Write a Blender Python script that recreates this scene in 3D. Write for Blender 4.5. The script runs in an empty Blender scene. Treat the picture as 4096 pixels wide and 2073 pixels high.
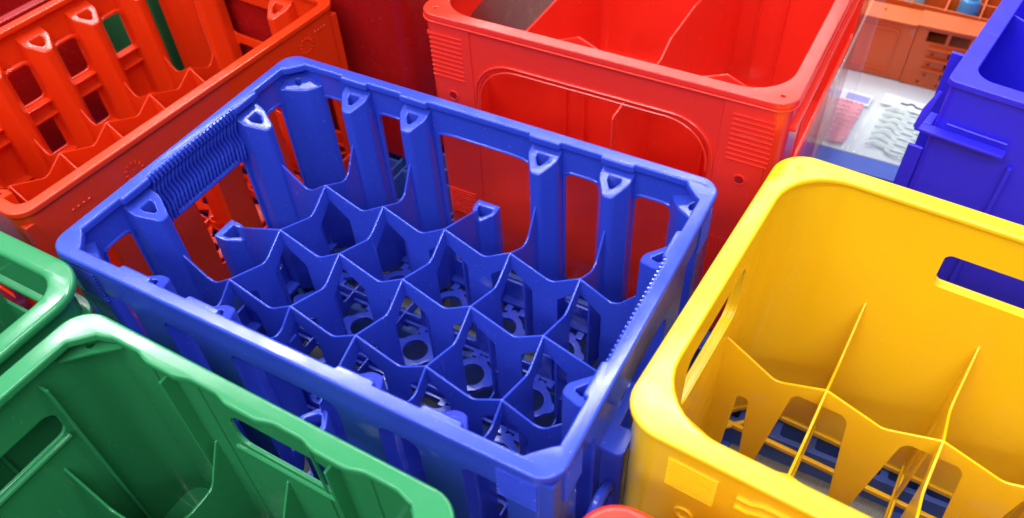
import bpy, bmesh, math, random
from mathutils import Vector, Matrix
random.seed(7)
sc = bpy.context.scene
COL = sc.collection
PI = math.pi
Z0 = 0.235            # height of the blue crate rim above the pallet deck

# ------------------------------------------------------------ materials
def plastic(name, col, rough=0.28, sss=0.06, bump=0.03, var=0.07, scuff=.35):
    m = bpy.data.materials.new(name); m.use_nodes = True
    nt = m.node_tree; b = nt.nodes['Principled BSDF']
    tc = nt.nodes.new('ShaderNodeTexCoord')
    n1 = nt.nodes.new('ShaderNodeTexNoise'); n1.inputs['Scale'].default_value = 9; n1.inputs['Detail'].default_value = 4
    nt.links.new(tc.outputs['Object'], n1.inputs['Vector'])
    mix = nt.nodes.new('ShaderNodeMix'); mix.data_type = 'RGBA'
    c = [x for x in col]
    mix.inputs['A'].default_value = (c[0]*(1-var), c[1]*(1-var), c[2]*(1-var), 1)
    mix.inputs['B'].default_value = (min(1, c[0]*(1+var)), min(1, c[1]*(1+var)), min(1, c[2]*(1+var)), 1)
    nt.links.new(n1.outputs['Fac'], mix.inputs['Factor'])
    mp = nt.nodes.new('ShaderNodeMapping'); mp.inputs['Rotation'].default_value = (.5, .9, .3); mp.inputs['Scale'].default_value = (14, 260, 20)
    nt.links.new(tc.outputs['Object'], mp.inputs['Vector'])
    ns = nt.nodes.new('ShaderNodeTexNoise'); ns.inputs['Scale'].default_value = 1.0; ns.inputs['Detail'].default_value = 3
    nt.links.new(mp.outputs['Vector'], ns.inputs['Vector'])
    nd = nt.nodes.new('ShaderNodeTexNoise'); nd.inputs['Scale'].default_value = 520; nd.inputs['Detail'].default_value = 1
    nt.links.new(tc.outputs['Object'], nd.inputs['Vector'])
    r1 = nt.nodes.new('ShaderNodeMapRange'); r1.inputs['From Min'].default_value = .70; r1.inputs['From Max'].default_value = .80; r1.inputs['To Max'].default_value = scuff
    r2 = nt.nodes.new('ShaderNodeMapRange'); r2.inputs['From Min'].default_value = .72; r2.inputs['From Max'].default_value = .80; r2.inputs['To Max'].default_value = scuff*.8
    nt.links.new(ns.outputs['Fac'], r1.inputs['Value']); nt.links.new(nd.outputs['Fac'], r2.inputs['Value'])
    ad = nt.nodes.new('ShaderNodeMath'); ad.operation = 'MAXIMUM'
    nt.links.new(r1.outputs['Result'], ad.inputs[0]); nt.links.new(r2.outputs['Result'], ad.inputs[1])
    mx = nt.nodes.new('ShaderNodeMix'); mx.data_type = 'RGBA'
    mx.inputs['B'].default_value = (c[0]*.4+.32, c[1]*.4+.32, c[2]*.4+.32, 1)
    nt.links.new(ad.outputs[0], mx.inputs['Factor']); nt.links.new(mix.outputs['Result'], mx.inputs['A'])
    nt.links.new(mx.outputs['Result'], b.inputs['Base Color'])
    # handling scuffs modulate the gloss
    n2 = nt.nodes.new('ShaderNodeTexNoise'); n2.inputs['Scale'].default_value = 45; n2.inputs['Detail'].default_value = 6
    nt.links.new(tc.outputs['Object'], n2.inputs['Vector'])
    mr = nt.nodes.new('ShaderNodeMapRange'); mr.inputs['From Min'].default_value = 0.3; mr.inputs['From Max'].default_value = 0.75
    mr.inputs['To Min'].default_value = rough*0.8; mr.inputs['To Max'].default_value = rough*1.45
    nt.links.new(n2.outputs['Fac'], mr.inputs['Value']); nt.links.new(mr.outputs['Result'], b.inputs['Roughness'])
    n3 = nt.nodes.new('ShaderNodeTexNoise'); n3.inputs['Scale'].default_value = 14; n3.inputs['Detail'].default_value = 3
    nt.links.new(tc.outputs['Object'], n3.inputs['Vector'])
    bp = nt.nodes.new('ShaderNodeBump'); bp.inputs['Strength'].default_value = bump*1.6; bp.inputs['Distance'].default_value = 0.002
    nt.links.new(n3.outputs['Fac'], bp.inputs['Height'])
    n4 = nt.nodes.new('ShaderNodeTexNoise'); n4.inputs['Scale'].default_value = 900; n4.inputs['Detail'].default_value = 2
    nt.links.new(tc.outputs['Object'], n4.inputs['Vector'])
    bp2 = nt.nodes.new('ShaderNodeBump'); bp2.inputs['Strength'].default_value = bump; bp2.inputs['Distance'].default_value = 0.0004
    nt.links.new(n4.outputs['Fac'], bp2.inputs['Height']); nt.links.new(bp.outputs['Normal'], bp2.inputs['Normal'])
    nt.links.new(bp2.outputs['Normal'], b.inputs['Normal'])
    b.inputs['Subsurface Weight'].default_value = sss
    b.inputs['Subsurface Radius'].default_value = (0.004, 0.004, 0.004)
    b.inputs['IOR'].default_value = 1.5
    return m

M = {
 'blue':   plastic('blue_plastic', (0.030, 0.060, 0.54), 0.15, scuff=.55),
 'royal':  plastic('royal_blue_plastic', (0.028, 0.018, 0.72), 0.38),
 'pallet': plastic('pallet_blue_plastic', (0.05, 0.11, 0.50), 0.38),
 'orange': plastic('orange_red_plastic', (0.76, 0.036, 0.004), 0.20),
 'red':    plastic('red_plastic', (0.84, 0.030, 0.014), 0.20),
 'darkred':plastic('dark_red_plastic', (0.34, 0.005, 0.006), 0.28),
 'green':  plastic('green_plastic', (0.028, 0.235, 0.085), 0.13),
 'yellow': plastic('yellow_plastic', (0.90, 0.55, 0.010), 0.20, sss=0.0, bump=0.012),
 'peach':  plastic('orange_basket_plastic', (0.60, 0.095, 0.010), 0.40),
 'pink':   plastic('pink_plastic', (0.80, 0.25, 0.29), 0.4),
 'cream':  plastic('white_plastic', (0.62, 0.70, 0.62), 0.4),
 'shelf':  plastic('white_shelf_laminate', (0.62, 0.68, 0.66), 0.5),
 'card':   plastic('white_card', (0.75, 0.80, 0.82), 0.6, 0, 0.02),
 'ink':    plastic('lilac_print', (0.30, 0.32, 0.62), 0.6, 0, 0.02),
 'black':  plastic('dark_opening', (0.02, 0.02, 0.03), 0.7, 0, 0.02),
 'bottle': plastic('pale_blue_bottle', (0.32, 0.45, 0.47), 0.3),
 'teal':   plastic('teal_bottle', (0.05, 0.25, 0.50), 0.3),
}
def clear(name, col, rough):
    m = bpy.data.materials.new(name); m.use_nodes = True
    b = m.node_tree.nodes['Principled BSDF']
    b.inputs['Base Color'].default_value = (*col, 1); b.inputs['Roughness'].default_value = rough
    b.inputs['Transmission Weight'].default_value = 0.0; b.inputs['Alpha'].default_value = 0.17
    return m
M['film'] = clear('clear_film', (0.9, 0.95, 0.95), 0.06)
M['acrylic'] = clear('clear_acrylic', (0.85, 0.8, 0.8), 0.05)
def carpet():
    m = bpy.data.materials.new('grey_woven_carpet'); m.use_nodes = True
    nt = m.node_tree; b = nt.nodes['Principled BSDF']
    tc = nt.nodes.new('ShaderNodeTexCoord')
    w = nt.nodes.new('ShaderNodeTexWave'); w.inputs['Scale'].default_value = 130; w.inputs['Distortion'].default_value = 22; w.inputs['Detail Scale'].default_value = 3; w.inputs['Detail'].default_value = 3
    n = nt.nodes.new('ShaderNodeTexNoise'); n.inputs['Scale'].default_value = 260; n.inputs['Detail'].default_value = 5
    nt.links.new(tc.outputs['Object'], w.inputs['Vector']); nt.links.new(tc.outputs['Object'], n.inputs['Vector'])
    a = nt.nodes.new('ShaderNodeMath'); a.operation = 'MULTIPLY'
    nt.links.new(w.outputs['Fac'], a.inputs[0]); nt.links.new(n.outputs['Fac'], a.inputs[1])
    r = nt.nodes.new('ShaderNodeValToRGB')
    r.color_ramp.elements[0].color = (0.45, 0.45, 0.40, 1); r.color_ramp.elements[0].position = 0.05
    r.color_ramp.elements[1].color = (0.80, 0.80, 0.74, 1); r.color_ramp.elements[1].position = 0.55
    nt.links.new(a.outputs[0], r.inputs['Fac']); nt.links.new(r.outputs['Color'], b.inputs['Base Color'])
    bp = nt.nodes.new('ShaderNodeBump'); bp.inputs['Strength'].default_value = 0.8; bp.inputs['Distance'].default_value = 0.002
    nt.links.new(a.outputs[0], bp.inputs['Height']); nt.links.new(bp.outputs['Normal'], b.inputs['Normal'])
    b.inputs['Roughness'].default_value = 0.95
    return m
M['carpet'] = carpet()

# ------------------------------------------------------------ helpers
def fillet(pts, rad, seg=5):
    """round the corners of a closed polygon; rad = one radius or a list"""
    n = len(pts); out = []
    for i in range(n):
        p = Vector(pts[i]); a = Vector(pts[i-1]); b = Vector(pts[(i+1) % n])
        r = rad[i] if isinstance(rad, (list, tuple)) else rad
        d1 = (a-p); d2 = (b-p); l1 = d1.length; l2 = d2.length
        if r <= 0 or l1 < 1e-7 or l2 < 1e-7: out.append((p.x, p.y)); continue
        d1 /= l1; d2 /= l2
        ang = d1.angle(d2)
        if ang > PI-0.02: out.append((p.x, p.y)); continue
        t = min(r/math.tan(ang/2), l1*0.48, l2*0.48); r2 = t*math.tan(ang/2)
        bis = (d1+d2).normalized(); c = p + bis*(r2/math.sin(ang/2))
        s = p + d1*t - c; e = p + d2*t - c
        a0 = math.atan2(s.y, s.x); a1 = math.atan2(e.y, e.x); da = (a1-a0+PI) % (2*PI) - PI
        for k in range(seg+1):
            q = a0 + da*k/seg; out.append((c.x + r2*math.cos(q), c.y + r2*math.sin(q)))
    return out
def rect(x0, y0, x1, y1): return [(x0, y0), (x1, y0), (x1, y1), (x0, y1)]
def rrect(x0, y0, x1, y1, r, seg=6): return fillet(rect(x0, y0, x1, y1), r, seg)
def circle(x, y, r, n=20): return [(x+r*math.cos(2*PI*k/n), y+r*math.sin(2*PI*k/n)) for k in range(n)]

def sheet(loops, t, bev=0.0006, br=1):
    """flat perforated plate in XY, thickness t along z (centred), bevelled edges -> bmesh"""
    cu = bpy.data.curves.new('tmp', 'CURVE'); cu.dimensions = '2D'; cu.fill_mode = 'BOTH'
    bev = min(bev, t/2*0.95)
    cu.extrude = t/2 - bev; cu.bevel_depth = bev; cu.bevel_resolution = br
    for L in loops:
        sp = cu.splines.new('POLY'); sp.points.add(len(L)-1)
        for p, c in zip(sp.points, L): p.co = (c[0], c[1], 0, 1)
        sp.use_cyclic_u = True
    ob = bpy.data.objects.new('tmp', cu); COL.objects.link(ob)
    dg = bpy.context.evaluated_depsgraph_get(); dg.update()
    me = bpy.data.meshes.new_from_object(ob.evaluated_get(dg))
    bm = bmesh.new(); bm.from_mesh(me)
    bpy.data.objects.remove(ob); bpy.data.meshes.remove(me); bpy.data.curves.remove(cu)
    bmesh.ops.remove_doubles(bm, verts=bm.verts, dist=1e-6)
    return bm
def xf(bm, mat): bm.transform(mat); return bm
def horiz(loops, z0, z1, bev=0.0006, br=1):
    return xf(sheet(loops, z1-z0, bev, br), Matrix.Translation((0, 0, (z0+z1)/2)))
def vert_x(loops, y, t, bev=0.0006, br=1):   # plate in the x-z plane at y
    m = Matrix(((1,0,0,0),(0,0,-1,y),(0,1,0,0),(0,0,0,1)))
    return xf(sheet(loops, t, bev, br), m)
def vert_y(loops, x, t, bev=0.0006, br=1):   # plate in the y-z plane at x
    m = Matrix(((0,0,1,x),(1,0,0,0),(0,1,0,0),(0,0,0,1)))
    return xf(sheet(loops, t, bev, br), m)
def box(x0, y0, z0, x1, y1, z1, bev=0.0008):
    bm = bmesh.new(); bmesh.ops.create_cube(bm, size=1)
    bm.transform(Matrix.Translation(((x0+x1)/2, (y0+y1)/2, (z0+z1)/2)) @ Matrix.Diagonal((abs(x1-x0), abs(y1-y0), abs(z1-z0), 1)))
    if bev: bmesh.ops.bevel(bm, geom=bm.edges[:], offset=bev, segments=2, profile=0.5, affect='EDGES')
    return bm
def tube(path, r, n=8, caps=True):
    bm = bmesh.new(); rings = []
    for i, p in enumerate(path):
        p = Vector(p); a = Vector(path[max(0, i-1)]); b = Vector(path[min(len(path)-1, i+1)])
        d = (b-a).normalized(); u = d.cross(Vector((0.13, 0.31, 0.94)));
        if u.length < 0.2: u = d.cross(Vector((0, 1, 0)))
        u.normalize(); v = d.cross(u); rr = r[i] if isinstance(r, (list, tuple)) else r
        rings.append([bm.verts.new(p + (u*math.cos(2*PI*k/n) + v*math.sin(2*PI*k/n))*rr) for k in range(n)])
    for A, B in zip(rings, rings[1:]):
        for k in range(n): bm.faces.new((A[k], A[(k+1) % n], B[(k+1) % n], B[k]))
    if caps: bm.faces.new(rings[0][::-1]); bm.faces.new(rings[-1])
    return bm
def join(*bms):
    out = bms[0]
    for b in bms[1:]:
        me = bpy.data.meshes.new('t'); b.to_mesh(me); out.from_mesh(me); b.free(); bpy.data.meshes.remove(me)
    return out
def obj(name, bm, mat, parent=None, sharp=38, label=None):
    me = bpy.data.meshes.new(name)
    bmesh.ops.recalc_face_normals(bm, faces=bm.faces)
    bm.to_mesh(me); bm.free()
    me.materials.append(M[mat] if isinstance(mat, str) else mat)
    for p in me.polygons: p.use_smooth = True
    me.set_sharp_from_angle(angle=math.radians(sharp))
    o = bpy.data.objects.new(name, me); COL.objects.link(o)
    if parent: o.parent = parent
    w = o.modifiers.new('wn', 'WEIGHTED_NORMAL'); w.keep_sharp = True; w.weight = 80
    if label: o['label'] = label
    return o
def thing(name, label, cat, loc=(0, 0, 0), rz=0, group=None):
    o = bpy.data.objects.new(name, None); COL.objects.link(o)
    o.location = loc; o.rotation_euler = (0, 0, rz); o['label'] = label; o['category'] = cat
    if group: o['group'] = group
    return o
def tag(o, label, cat, group=None):
    o['label'] = label; o['category'] = cat
    if group: o['group'] = group
    return o

def shell(L, D, r, z0, z1, t, holes, bev=0.0008, taper=0.0, seam=('B', 0.0)):
    """one continuous wall bent round a rounded rectangle. holes: (side, polygon) with polygon in (s, z);
    s = x on F and B, y on R and L. Outer face lies on the rectangle."""
    a = L-2*r; b = D-2*r; c = PI*r/2; P = 2*a+2*b+4*c
    off = {'F': 0, 'R': a+c, 'B': a+b+2*c, 'L': 2*a+b+3*c}
    def u_raw(side, s):
        if side == 'F': return s + a/2
        if side == 'R': return off['R'] + s + b/2
        if side == 'B': return off['B'] + a/2 - s
        return off['L'] + b/2 - s
    U0 = u_raw(*seam)
    def u_of(side, s): return (u_raw(side, s)-U0) % P
    loops = [rect(0, z0, P-0.0004, z1)]
    for side, poly in holes: loops.append([(u_of(side, s), z) for s, z in poly])
    bm = sheet(loops, t, bev)
    n = 9
    cuts = []
    for s0 in (a, off['B']-c, off['L']-c, P-c):
        for k in range(n+1): cuts.append((s0 + c*k/n - U0) % P)
    for u in cuts:
        if 0 < u < P-0.0005:
            bmesh.ops.bisect_plane(bm, geom=bm.verts[:]+bm.edges[:]+bm.faces[:], dist=1e-6, plane_co=(u, 0, 0), plane_no=(1, 0, 0))
    def path(u):
        u = (u+U0) % P
        if u <= a: return Vector((u-a/2, -D/2)), Vector((0, -1))
        u -= a
        if u <= c: q = -PI/2 + u/r; n_ = Vector((math.cos(q), math.sin(q))); return Vector((a/2, -b/2))+n_*r, n_
        u -= c
        if u <= b: return Vector((L/2, u-b/2)), Vector((1, 0))
        u -= b
        if u <= c: q = u/r; n_ = Vector((math.cos(q), math.sin(q))); return Vector((a/2, b/2))+n_*r, n_
        u -= c
        if u <= a: return Vector((a/2-u, D/2)), Vector((0, 1))
        u -= a
        if u <= c: q = PI/2+u/r; n_ = Vector((math.cos(q), math.sin(q))); return Vector((-a/2, b/2))+n_*r, n_
        u -= c
        if u <= b: return Vector((-L/2, b/2-u)), Vector((-1, 0))
        u -= b
        q = PI+u/r; n_ = Vector((math.cos(q), math.sin(q))); return Vector((-a/2, -b/2))+n_*r, n_
    for v in bm.verts:
        p, nn = path(v.co.x); w = v.co.z - t/2; z = v.co.y
        q = p + nn*w; k = 1 - taper*(z1-z)
        v.co = Vector((q.x*k, q.y*k, z))
    return bm
def ring(L, D, r, w, ri, z0, z1, bev=0.0012, br=2, extra=(), inner=None):
    return horiz([rrect(-L/2, -D/2, L/2, D/2, r, 8), inner or rrect(-L/2+w, -D/2+w, L/2-w, D/2-w, ri, 8), *extra], z0, z1, bev, br)

def divider_loops(nodes, a, b, zt, zb, dip, hw, ht, rise=0.0, end_dip=True, legtaper=0.0, hb=None, edip=True):
    """a divider sheet: a..b along s, V dips between the nodes, windows under the nodes"""
    pts = sorted(nodes); top = [(a, zt+rise)]; seq = [a]+pts+[b]; rad = [0]
    for i in range(len(seq)-1):
        m = (seq[i]+seq[i+1])/2
        if edip or 0 < i < len(seq)-2: top.append((m + 0.10*(seq[i+1]-seq[i])*(1 if i else 0.5), zt-dip)); rad.append(0.010)
        top.append((seq[i+1], zt if i < len(seq)-2 else zt+rise)); rad.append(0.002 if i < len(seq)-2 else 0)
    out = [(a, zb)] + top + [(b, zb)]; rad = [0]+rad+[0]
    loops = [fillet(out, rad, 4)]
    hb = zb+0.012 if hb is None else hb
    for n in pts:
        h2 = hw*(1+legtaper)
        loops.append(fillet([(n-h2, hb), (n+h2, hb), (n+hw, ht-0.016), (n+hw*0.12, ht), (n-hw*0.12, ht), (n-hw, ht-0.016)], [0.004, 0.004, 0.005, 0.003, 0.003, 0.005], 3))
    return loops

def shield(w, d, neck=0.0):   # flat against the wall (y=0), pointed to +y
    return [(-w/2, neck), (w/2, neck), (w/2, d*0.45), (w*0.14, d), (-w*0.14, d), (-w/2, d*0.45)]
def pillar(px, py, ang, w, d, z0, z1, hole=True, slope=0.5, k=0.50):
    o = fillet(shield(w, d), [0.001, 0.001, 0.0075, 0.004, 0.004, 0.0075], 5)
    lo = [o]
    if hole:
        c = d*(0.56 if k < .6 else .50)
        h = [(x*k, (y-d*.48)*k*0.86+c) for x, y in shield(w, d)]
        lo.append(fillet(h, 0.0014, 3))
    bm = horiz(lo, z0, z1, 0.0012, 2)
    for v in bm.verts:   # mould draft: slimmer toward the top, and the top leans down to the crate
        g = 1 + 0.08*(z1-v.co.z)/(z1-z0)
        v.co.x *= g; v.co.y *= g
        if v.co.z > z1-0.003: v.co.z -= slope*max(0, v.co.y)
    return xf(bm, Matrix.Translation((px, py, 0)) @ Matrix.Rotation(ang, 4, 'Z'))
def line_pad(parent, mat, M4, n=10, w=0.03, dz=0.0035, name='grip_lines', h=.0005):
    bms = []
    for k in range(n):
        b = box(-w/2, -0.0009, -k*dz-h, w/2, 0.0009, -k*dz+h, 0.0003); bms.append(b)
    o = obj(name, xf(join(*bms), M4), mat, parent); return o
def wallmat(side, L, D, s, z):
    if side == 'F': return Matrix.Translation((s, -D/2, z))
    if side == 'B': return Matrix.Translation((s, D/2, z))
    if side == 'R': return Matrix.Translation((L/2, s, z)) @ Matrix.Rotation(PI/2, 4, 'Z')
    return Matrix.Translation((-L/2, s, z)) @ Matrix.Rotation(PI/2, 4, 'Z')
def dial(parent, mat, M4, r=0.0075):   # moulded date clock: ring of short raised ticks
    bms = []
    for k in range(12):
        q = 2*PI*k/12
        b = box(-0.0006, -0.0012, -0.0014, 0.0006, 0.0012, 0.0014, 0.0003)
        bms.append(xf(b, Matrix.Rotation(q, 4, 'Y') @ Matrix.Translation((0, 0, r))))
    bms.append(box(-0.0004, -0.0004, -0.002, 0.0004, 0.0004, 0.002, 0.0002))
    obj('date_dial', xf(join(*bms), M4), mat, parent)
def dots(parent, mat, M4, n=4, dx=0.006, dz=0.0):
    bms = []
    for k in range(n):
        b = bmesh.new(); bmesh.ops.create_uvsphere(b, u_segments=8, v_segments=6, radius=0.0013)
        bms.append(xf(b, Matrix.Translation((k*dx, 0, k*dz))))
    obj('raised_dots', xf(join(*bms), M4), mat, parent)

def base_grid(parent, mat, L, D, nx, ny, p, q, z=0.012, ringr=(0.0125, 0.0215), t=0.004, bars=True):
    bms = [horiz([rrect(-L/2+.004, -D/2+.004, L/2-.004, D/2-.004, .012), rrect(-nx*p/2, -ny*q/2, nx*p/2, ny*q/2, .004)], z-t, z, .0006)]
    for i in range(nx):
        for j in range(ny):
            cx, cy = (i-(nx-1)/2)*p, (j-(ny-1)/2)*q
            out = []
            for k in range(32):
                a = 2*PI*k/32; rr = ringr[1]*(1+(.10 if bars else .28)*max(0, math.cos(4*a)))
                out.append((cx+rr*math.cos(a), cy+rr*math.sin(a)))
            bms.append(horiz([out, circle(cx, cy, ringr[0], 24)], z-t+.0006, z+.0008, .0005))
            if bars:
                for a in (PI/4, 3*PI/4, 5*PI/4, 7*PI/4):
                    l0 = ringr[1]*0.92; l1 = math.hypot(p, q)/2
                    b = box(l0, -.0022, z-t+.0003, l1, .0022, z+.0003, .0005)
                    bms.append(xf(b, Matrix.Translation((cx, cy, 0)) @ Matrix.Rotation(a, 4, 'Z')))
            else:
                for sy in (-1, 1):
                    bms.append(box(cx-.011, cy+sy*.0195, z-t+.0003, cx-.004, cy+sy*(q/2-.0028), z+.0003, .0005))
                    bms.append(box(cx+.004, cy+sy*.0195, z-t+.0003, cx+.011, cy+sy*(q/2-.0028), z+.0003, .0005))
    for j in range(1, ny):
        y = (j-ny/2)*q
        bms.append(box(-nx*p/2, y-.0055, z-t-.001, nx*p/2, y-.0025, z-.0005, .0004))
        bms.append(box(-nx*p/2, y+.0025, z-t-.001, nx*p/2, y+.0055, z-.0005, .0004))
    for i in (range(1, nx) if bars else ()):
        x = (i-nx/2)*p
        bms.append(box(x-.002, -ny*q/2, z-t-.002, x+.002, ny*q/2, z-.0012, .0004))
    return obj('base_grid', join(*bms), mat, parent)

def arch(s0, s1, z0, z1, rt, rb=0.006): return fillet([(s0, z0), (s1, z0), (s1, z1), (s0, z1)], [rb, rb, rt, rt], 7)

# ------------------------------------------------------------ the blue crate in the middle
def blue_crate():
    L, D, H = 0.400, 0.268, Z0
    p = 0.0616
    t = thing('bottle_crate', 'blue bottle crate with ribbed grips and star shaped dividers, centre of the picture', 'crate', (0, 0, 0), 0, 'plastic bottle crates')
    wt = 0.0032
    holes = []
    zt = H-0.033; zb = 0.040
    for sd in 'FB':
        for s0, s1 in ((-.150, -.1365), (-.1075, -.0760), (-.0455, .0455), (.0760, .1075), (.1365, .150+.008)):
            if s0 < -.14: s0 = -.168
            if s1 > .15: s1 = .168
            holes.append((sd, arch(s0, s1, zb, zt, 0.009)))
    for sd in 'RL':
        holes.append((sd, arch(-.0455, .0455, zb, H-0.050, 0.014)))
        for s0, s1 in ((-.104, -.0765), (.0765, .104)): holes.append((sd, arch(s0, s1, zb, zt, 0.008)))
    obj('crate_wall', shell(L-.002, D-.002, 0.013, 0, H-0.004, wt, holes, 0.0008, seam=('R', -.062)), 'blue', t)
    # rim with widened tabs over the pillars and filled corners
    w = 0.0068; hx, hy = L/2-w, D/2-w; inn = []
    def side_pts(a, b, centres, f):
        pts = []
        for c in sorted(centres, reverse=a > b):
            sgn = 1 if b > a else -1
            pts += [f(c-sgn*.0130, 0), f(c-sgn*.0122, .0030), f(c+sgn*.0122, .0030), f(c+sgn*.0130, 0)]
        return pts
    cx, cy = .0125, .0125
    C4 = .0035
    inn += [(-hx+cx, -hy+.004), (-hx+cx+.003, -hy)] + side_pts(-hx, hx, (-2*p, -p, p, 2*p), lambda s, d: (s, -hy+d)) + [(hx-cx-.003, -hy), (hx-cx, -hy+.004)]
    inn += [(hx-.004, -hy+cy), (hx, -hy+cy+.003)] + side_pts(-hy, hy, (-p, p), lambda s, d: (hx-d, s)) + [(hx, hy-cy-.003), (hx-.004, hy-cy)]
    inn += [(hx-cx, hy-.004), (hx-cx-.003, hy)] + side_pts(hx, -hx, (-2*p, -p, p, 2*p), lambda s, d: (s, hy-d)) + [(-hx+cx+.003, hy), (-hx+cx, hy-.004)]
    inn += [(-hx+.004, hy-cy), (-hx, hy-cy-.003)] + side_pts(hy, -hy, (-p, p), lambda s, d: (-hx+d, s)) + [(-hx, -hy+cy+.003), (-hx+.004, -hy+cy)]
    inn = fillet(inn, [(.006 if min(abs(abs(x_)-hx), 9) < .0145 and abs(abs(y_)-hy) < .0145 else .0010) for x_, y_ in inn], 3)
    obj('rim', ring(L, D, 0.0145, 0, 0, H-0.0068, H, 0.0016, 2, inner=inn), 'blue', t)
    # pillars between the bottles, each a hollow shield shaped tube
    hwx, hwy = L/2-wt, D/2-wt
    for x in (-2*p, -p, p, 2*p):
        obj('pillar', pillar(x, hwy+.001, PI, .0240, .0245, .010, H-.0095), 'blue', t)
        obj('pillar', pillar(x, -hwy-.001, 0, .0240, .0245, .010, H-.0095), 'blue', t)
    for y in (-p, p):
        obj('pillar', pillar(-hwx-.001, y, -PI/2, .0240, .0265, .010, H-.0100), 'blue', t)
        obj('pillar', pillar(hwx+.001, y, PI/2, .0240, .0265, .010, H-.0100), 'blue', t)
    obj('short_pillar', pillar(0, hwy+.001, PI, .021, .021, .010, H-.100, slope=.1, k=.74), 'blue', t)
    obj('short_pillar', pillar(0, -hwy-.001, 0, .021, .021, .010, H-.100, slope=.1, k=.74), 'blue', t)
    obj('short_pillar', pillar(-hwx-.001, 0, -PI/2, .021, .024, .010, H-.100, slope=.1, k=.74), 'blue', t)
    obj('short_pillar', pillar(hwx+.001, 0, PI/2, .021, .024, .010, H-.100, slope=.1, k=.74), 'blue', t)
    # corner posts: a broad chamfered fillet in each corner with a sloped top and a drain slot
    for sx in (-1, 1):
        for sy in (-1, 1):
            tri = fillet([(0, 0), (.0300, 0), (.0275, .0040), (.0210, .0115), (.0115, .0180), (.0040, .0225), (0, .0250)], [0, .001, .002, .004, .004, .002, 0], 3)
            bm = horiz([tri, circle(.0114, .0102, .0038, 16)], .010, H-.0085, .0012, 2)
            for v in bm.verts:
                if v.co.z > H-.012: v.co.z -= .85*(v.co.x+v.co.y)*.5
                k = 1+.06*(H-v.co.z)/H; v.co.x *= k; v.co.y *= k
            bm = xf(bm, Matrix.Translation((-hwx-.0005, -hwy-.0005, 0)))
            for v in bm.verts: v.co.x *= -sx; v.co.y *= -sy
            obj('corner_post', bm, 'blue', t)
    # dividers
    zn = H-.0705
    for y in (-p, 0, p):
        end = hwx-.024 if abs(y) > .01 else hwx-.020
        obj('divider', vert_x(divider_loops([k*p for k in (-2, -1, 0, 1, 2)], -end, end, zn, .012, .0165, .0200, zn-.017, rise=.008 if abs(y) > .01 else -.021, edip=abs(y) > .01), y, .0021, .0008), 'blue', t)
    for x in (-2*p, -p, 0, p, 2*p):
        end = hwy-.024 if abs(x) > .01 else hwy-.019
        obj('divider', vert_y(divider_loops([k*p for k in (-1, 0, 1)], -end, end, zn-.0003, .0125, .0165, .0200, zn-.017, rise=.014 if abs(x) > .01 else -.021, edip=abs(x) > .01), x, .0021, .0008), 'blue', t)
    # bottle guides: small hollow box legs on the dividers' feet
    for i in range(-2, 3):
        for j in range(-1, 2):
            for dx, dy in ((1, 0), (0, 1)):
                if (i == 2 and dx) or (j == 1 and dy): continue
                cx_, cy_ = i*p+dx*p/2, j*p+dy*p/2
                w_, d_ = (.014, .006) if dx else (.006, .014)
                lo = [rrect(cx_-w_/2, cy_-d_/2, cx_+w_/2, cy_+d_/2, .0012, 2), rrect(cx_-w_/2+.0015, cy_-d_/2+.0015, cx_+w_/2-.0015, cy_+d_/2-.0015, .0006, 2)]
                obj('divider_foot', horiz(lo, .012, .052, .0005), 'blue', t)
    # ribbed grips inside both ends
    for s in (-1, 1):
        bms = []
        n = 24
        for k in range(n):
            y = -.046 + .092*k/(n-1)
            pth = []
            e = abs(k-(n-1)/2)/((n-1)/2)
            zl = H-.046 - (.006 if e > .8 else 0)
            for m in range(15):
                f = m/14; z = H-.0045 + (zl-(H-.0045))*f
                xo = .0065 if f < .12 else (.0035 + .0010*math.sin(f*9.0))
                pth.append((s*(L/2-xo-.0025), y+.0012*math.sin(f*11+.6), z))
            pth = [(s*(L/2-.006), y, H-.0012), (s*(L/2-.0085), y, H-.0016)] + pth
            bms.append(tube(pth, 0.00145, 7))
        obj('ribbed_grip', join(*bms), 'blue', t)
        # lower bar of the grip opening
        b = tube([(s*(L/2-.0045), y_, H-.0505) for y_ in [-.036+.072*i/8 for i in range(9)]], .0030, 8)
        obj('grip_bar', b, 'blue', t)
    # window lips (raised beads round the window heads)
    for sd in 'FBRL':
        wins = ((-.1075, -.0760), (-.0455, .0455), (.0760, .1075)) if sd in 'FB' else ((-.104, -.0765), (.0765, .104))
        if sd in 'FB': wins += ((-.168, -.1365), (.1365, .168))
        for s0, s1 in wins:
            pts = []
            for k in range(13):
                a = PI - PI*k/12; pts.append(((s0+s1)/2 + (s1-s0)/2*0.98*math.copysign(abs(math.cos(a))**.45, math.cos(a)), zt-.007+.0085*math.sin(a)**.45 if 0 < k < 12 else zt-.007))
            off = .0042
            if sd in 'FB':
                yy = (D/2-off)*(1 if sd == 'B' else -1); path = [(s, yy, z) for s, z in pts]
            else:
                xx = (L/2-off)*(1 if sd == 'R' else -1); path = [(xx, s, z) for s, z in pts]
            obj('window_lip', tube(path, .0014, 7), 'blue', t)
    base_grid(t, 'blue', L, D, 6, 4, p, .0614, .018, (.0125, .0178), bars=False)
    # outside: line pads on the corners, sockets and lugs
    line_pad(t, 'blue', Matrix.Translation((.1755, -D/2+.0004, H-.014)), 10, .026, .0031)
    line_pad(t, 'blue', Matrix.Translation((-.1755, -D/2+.0004, H-.014)), 10, .026, .0031)
    line_pad(t, 'blue', Matrix.Translation((L/2-.0004, -.110, H-.014)) @ Matrix.Rotation(PI/2, 4, 'Z'), 10, .022, .0031)
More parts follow.
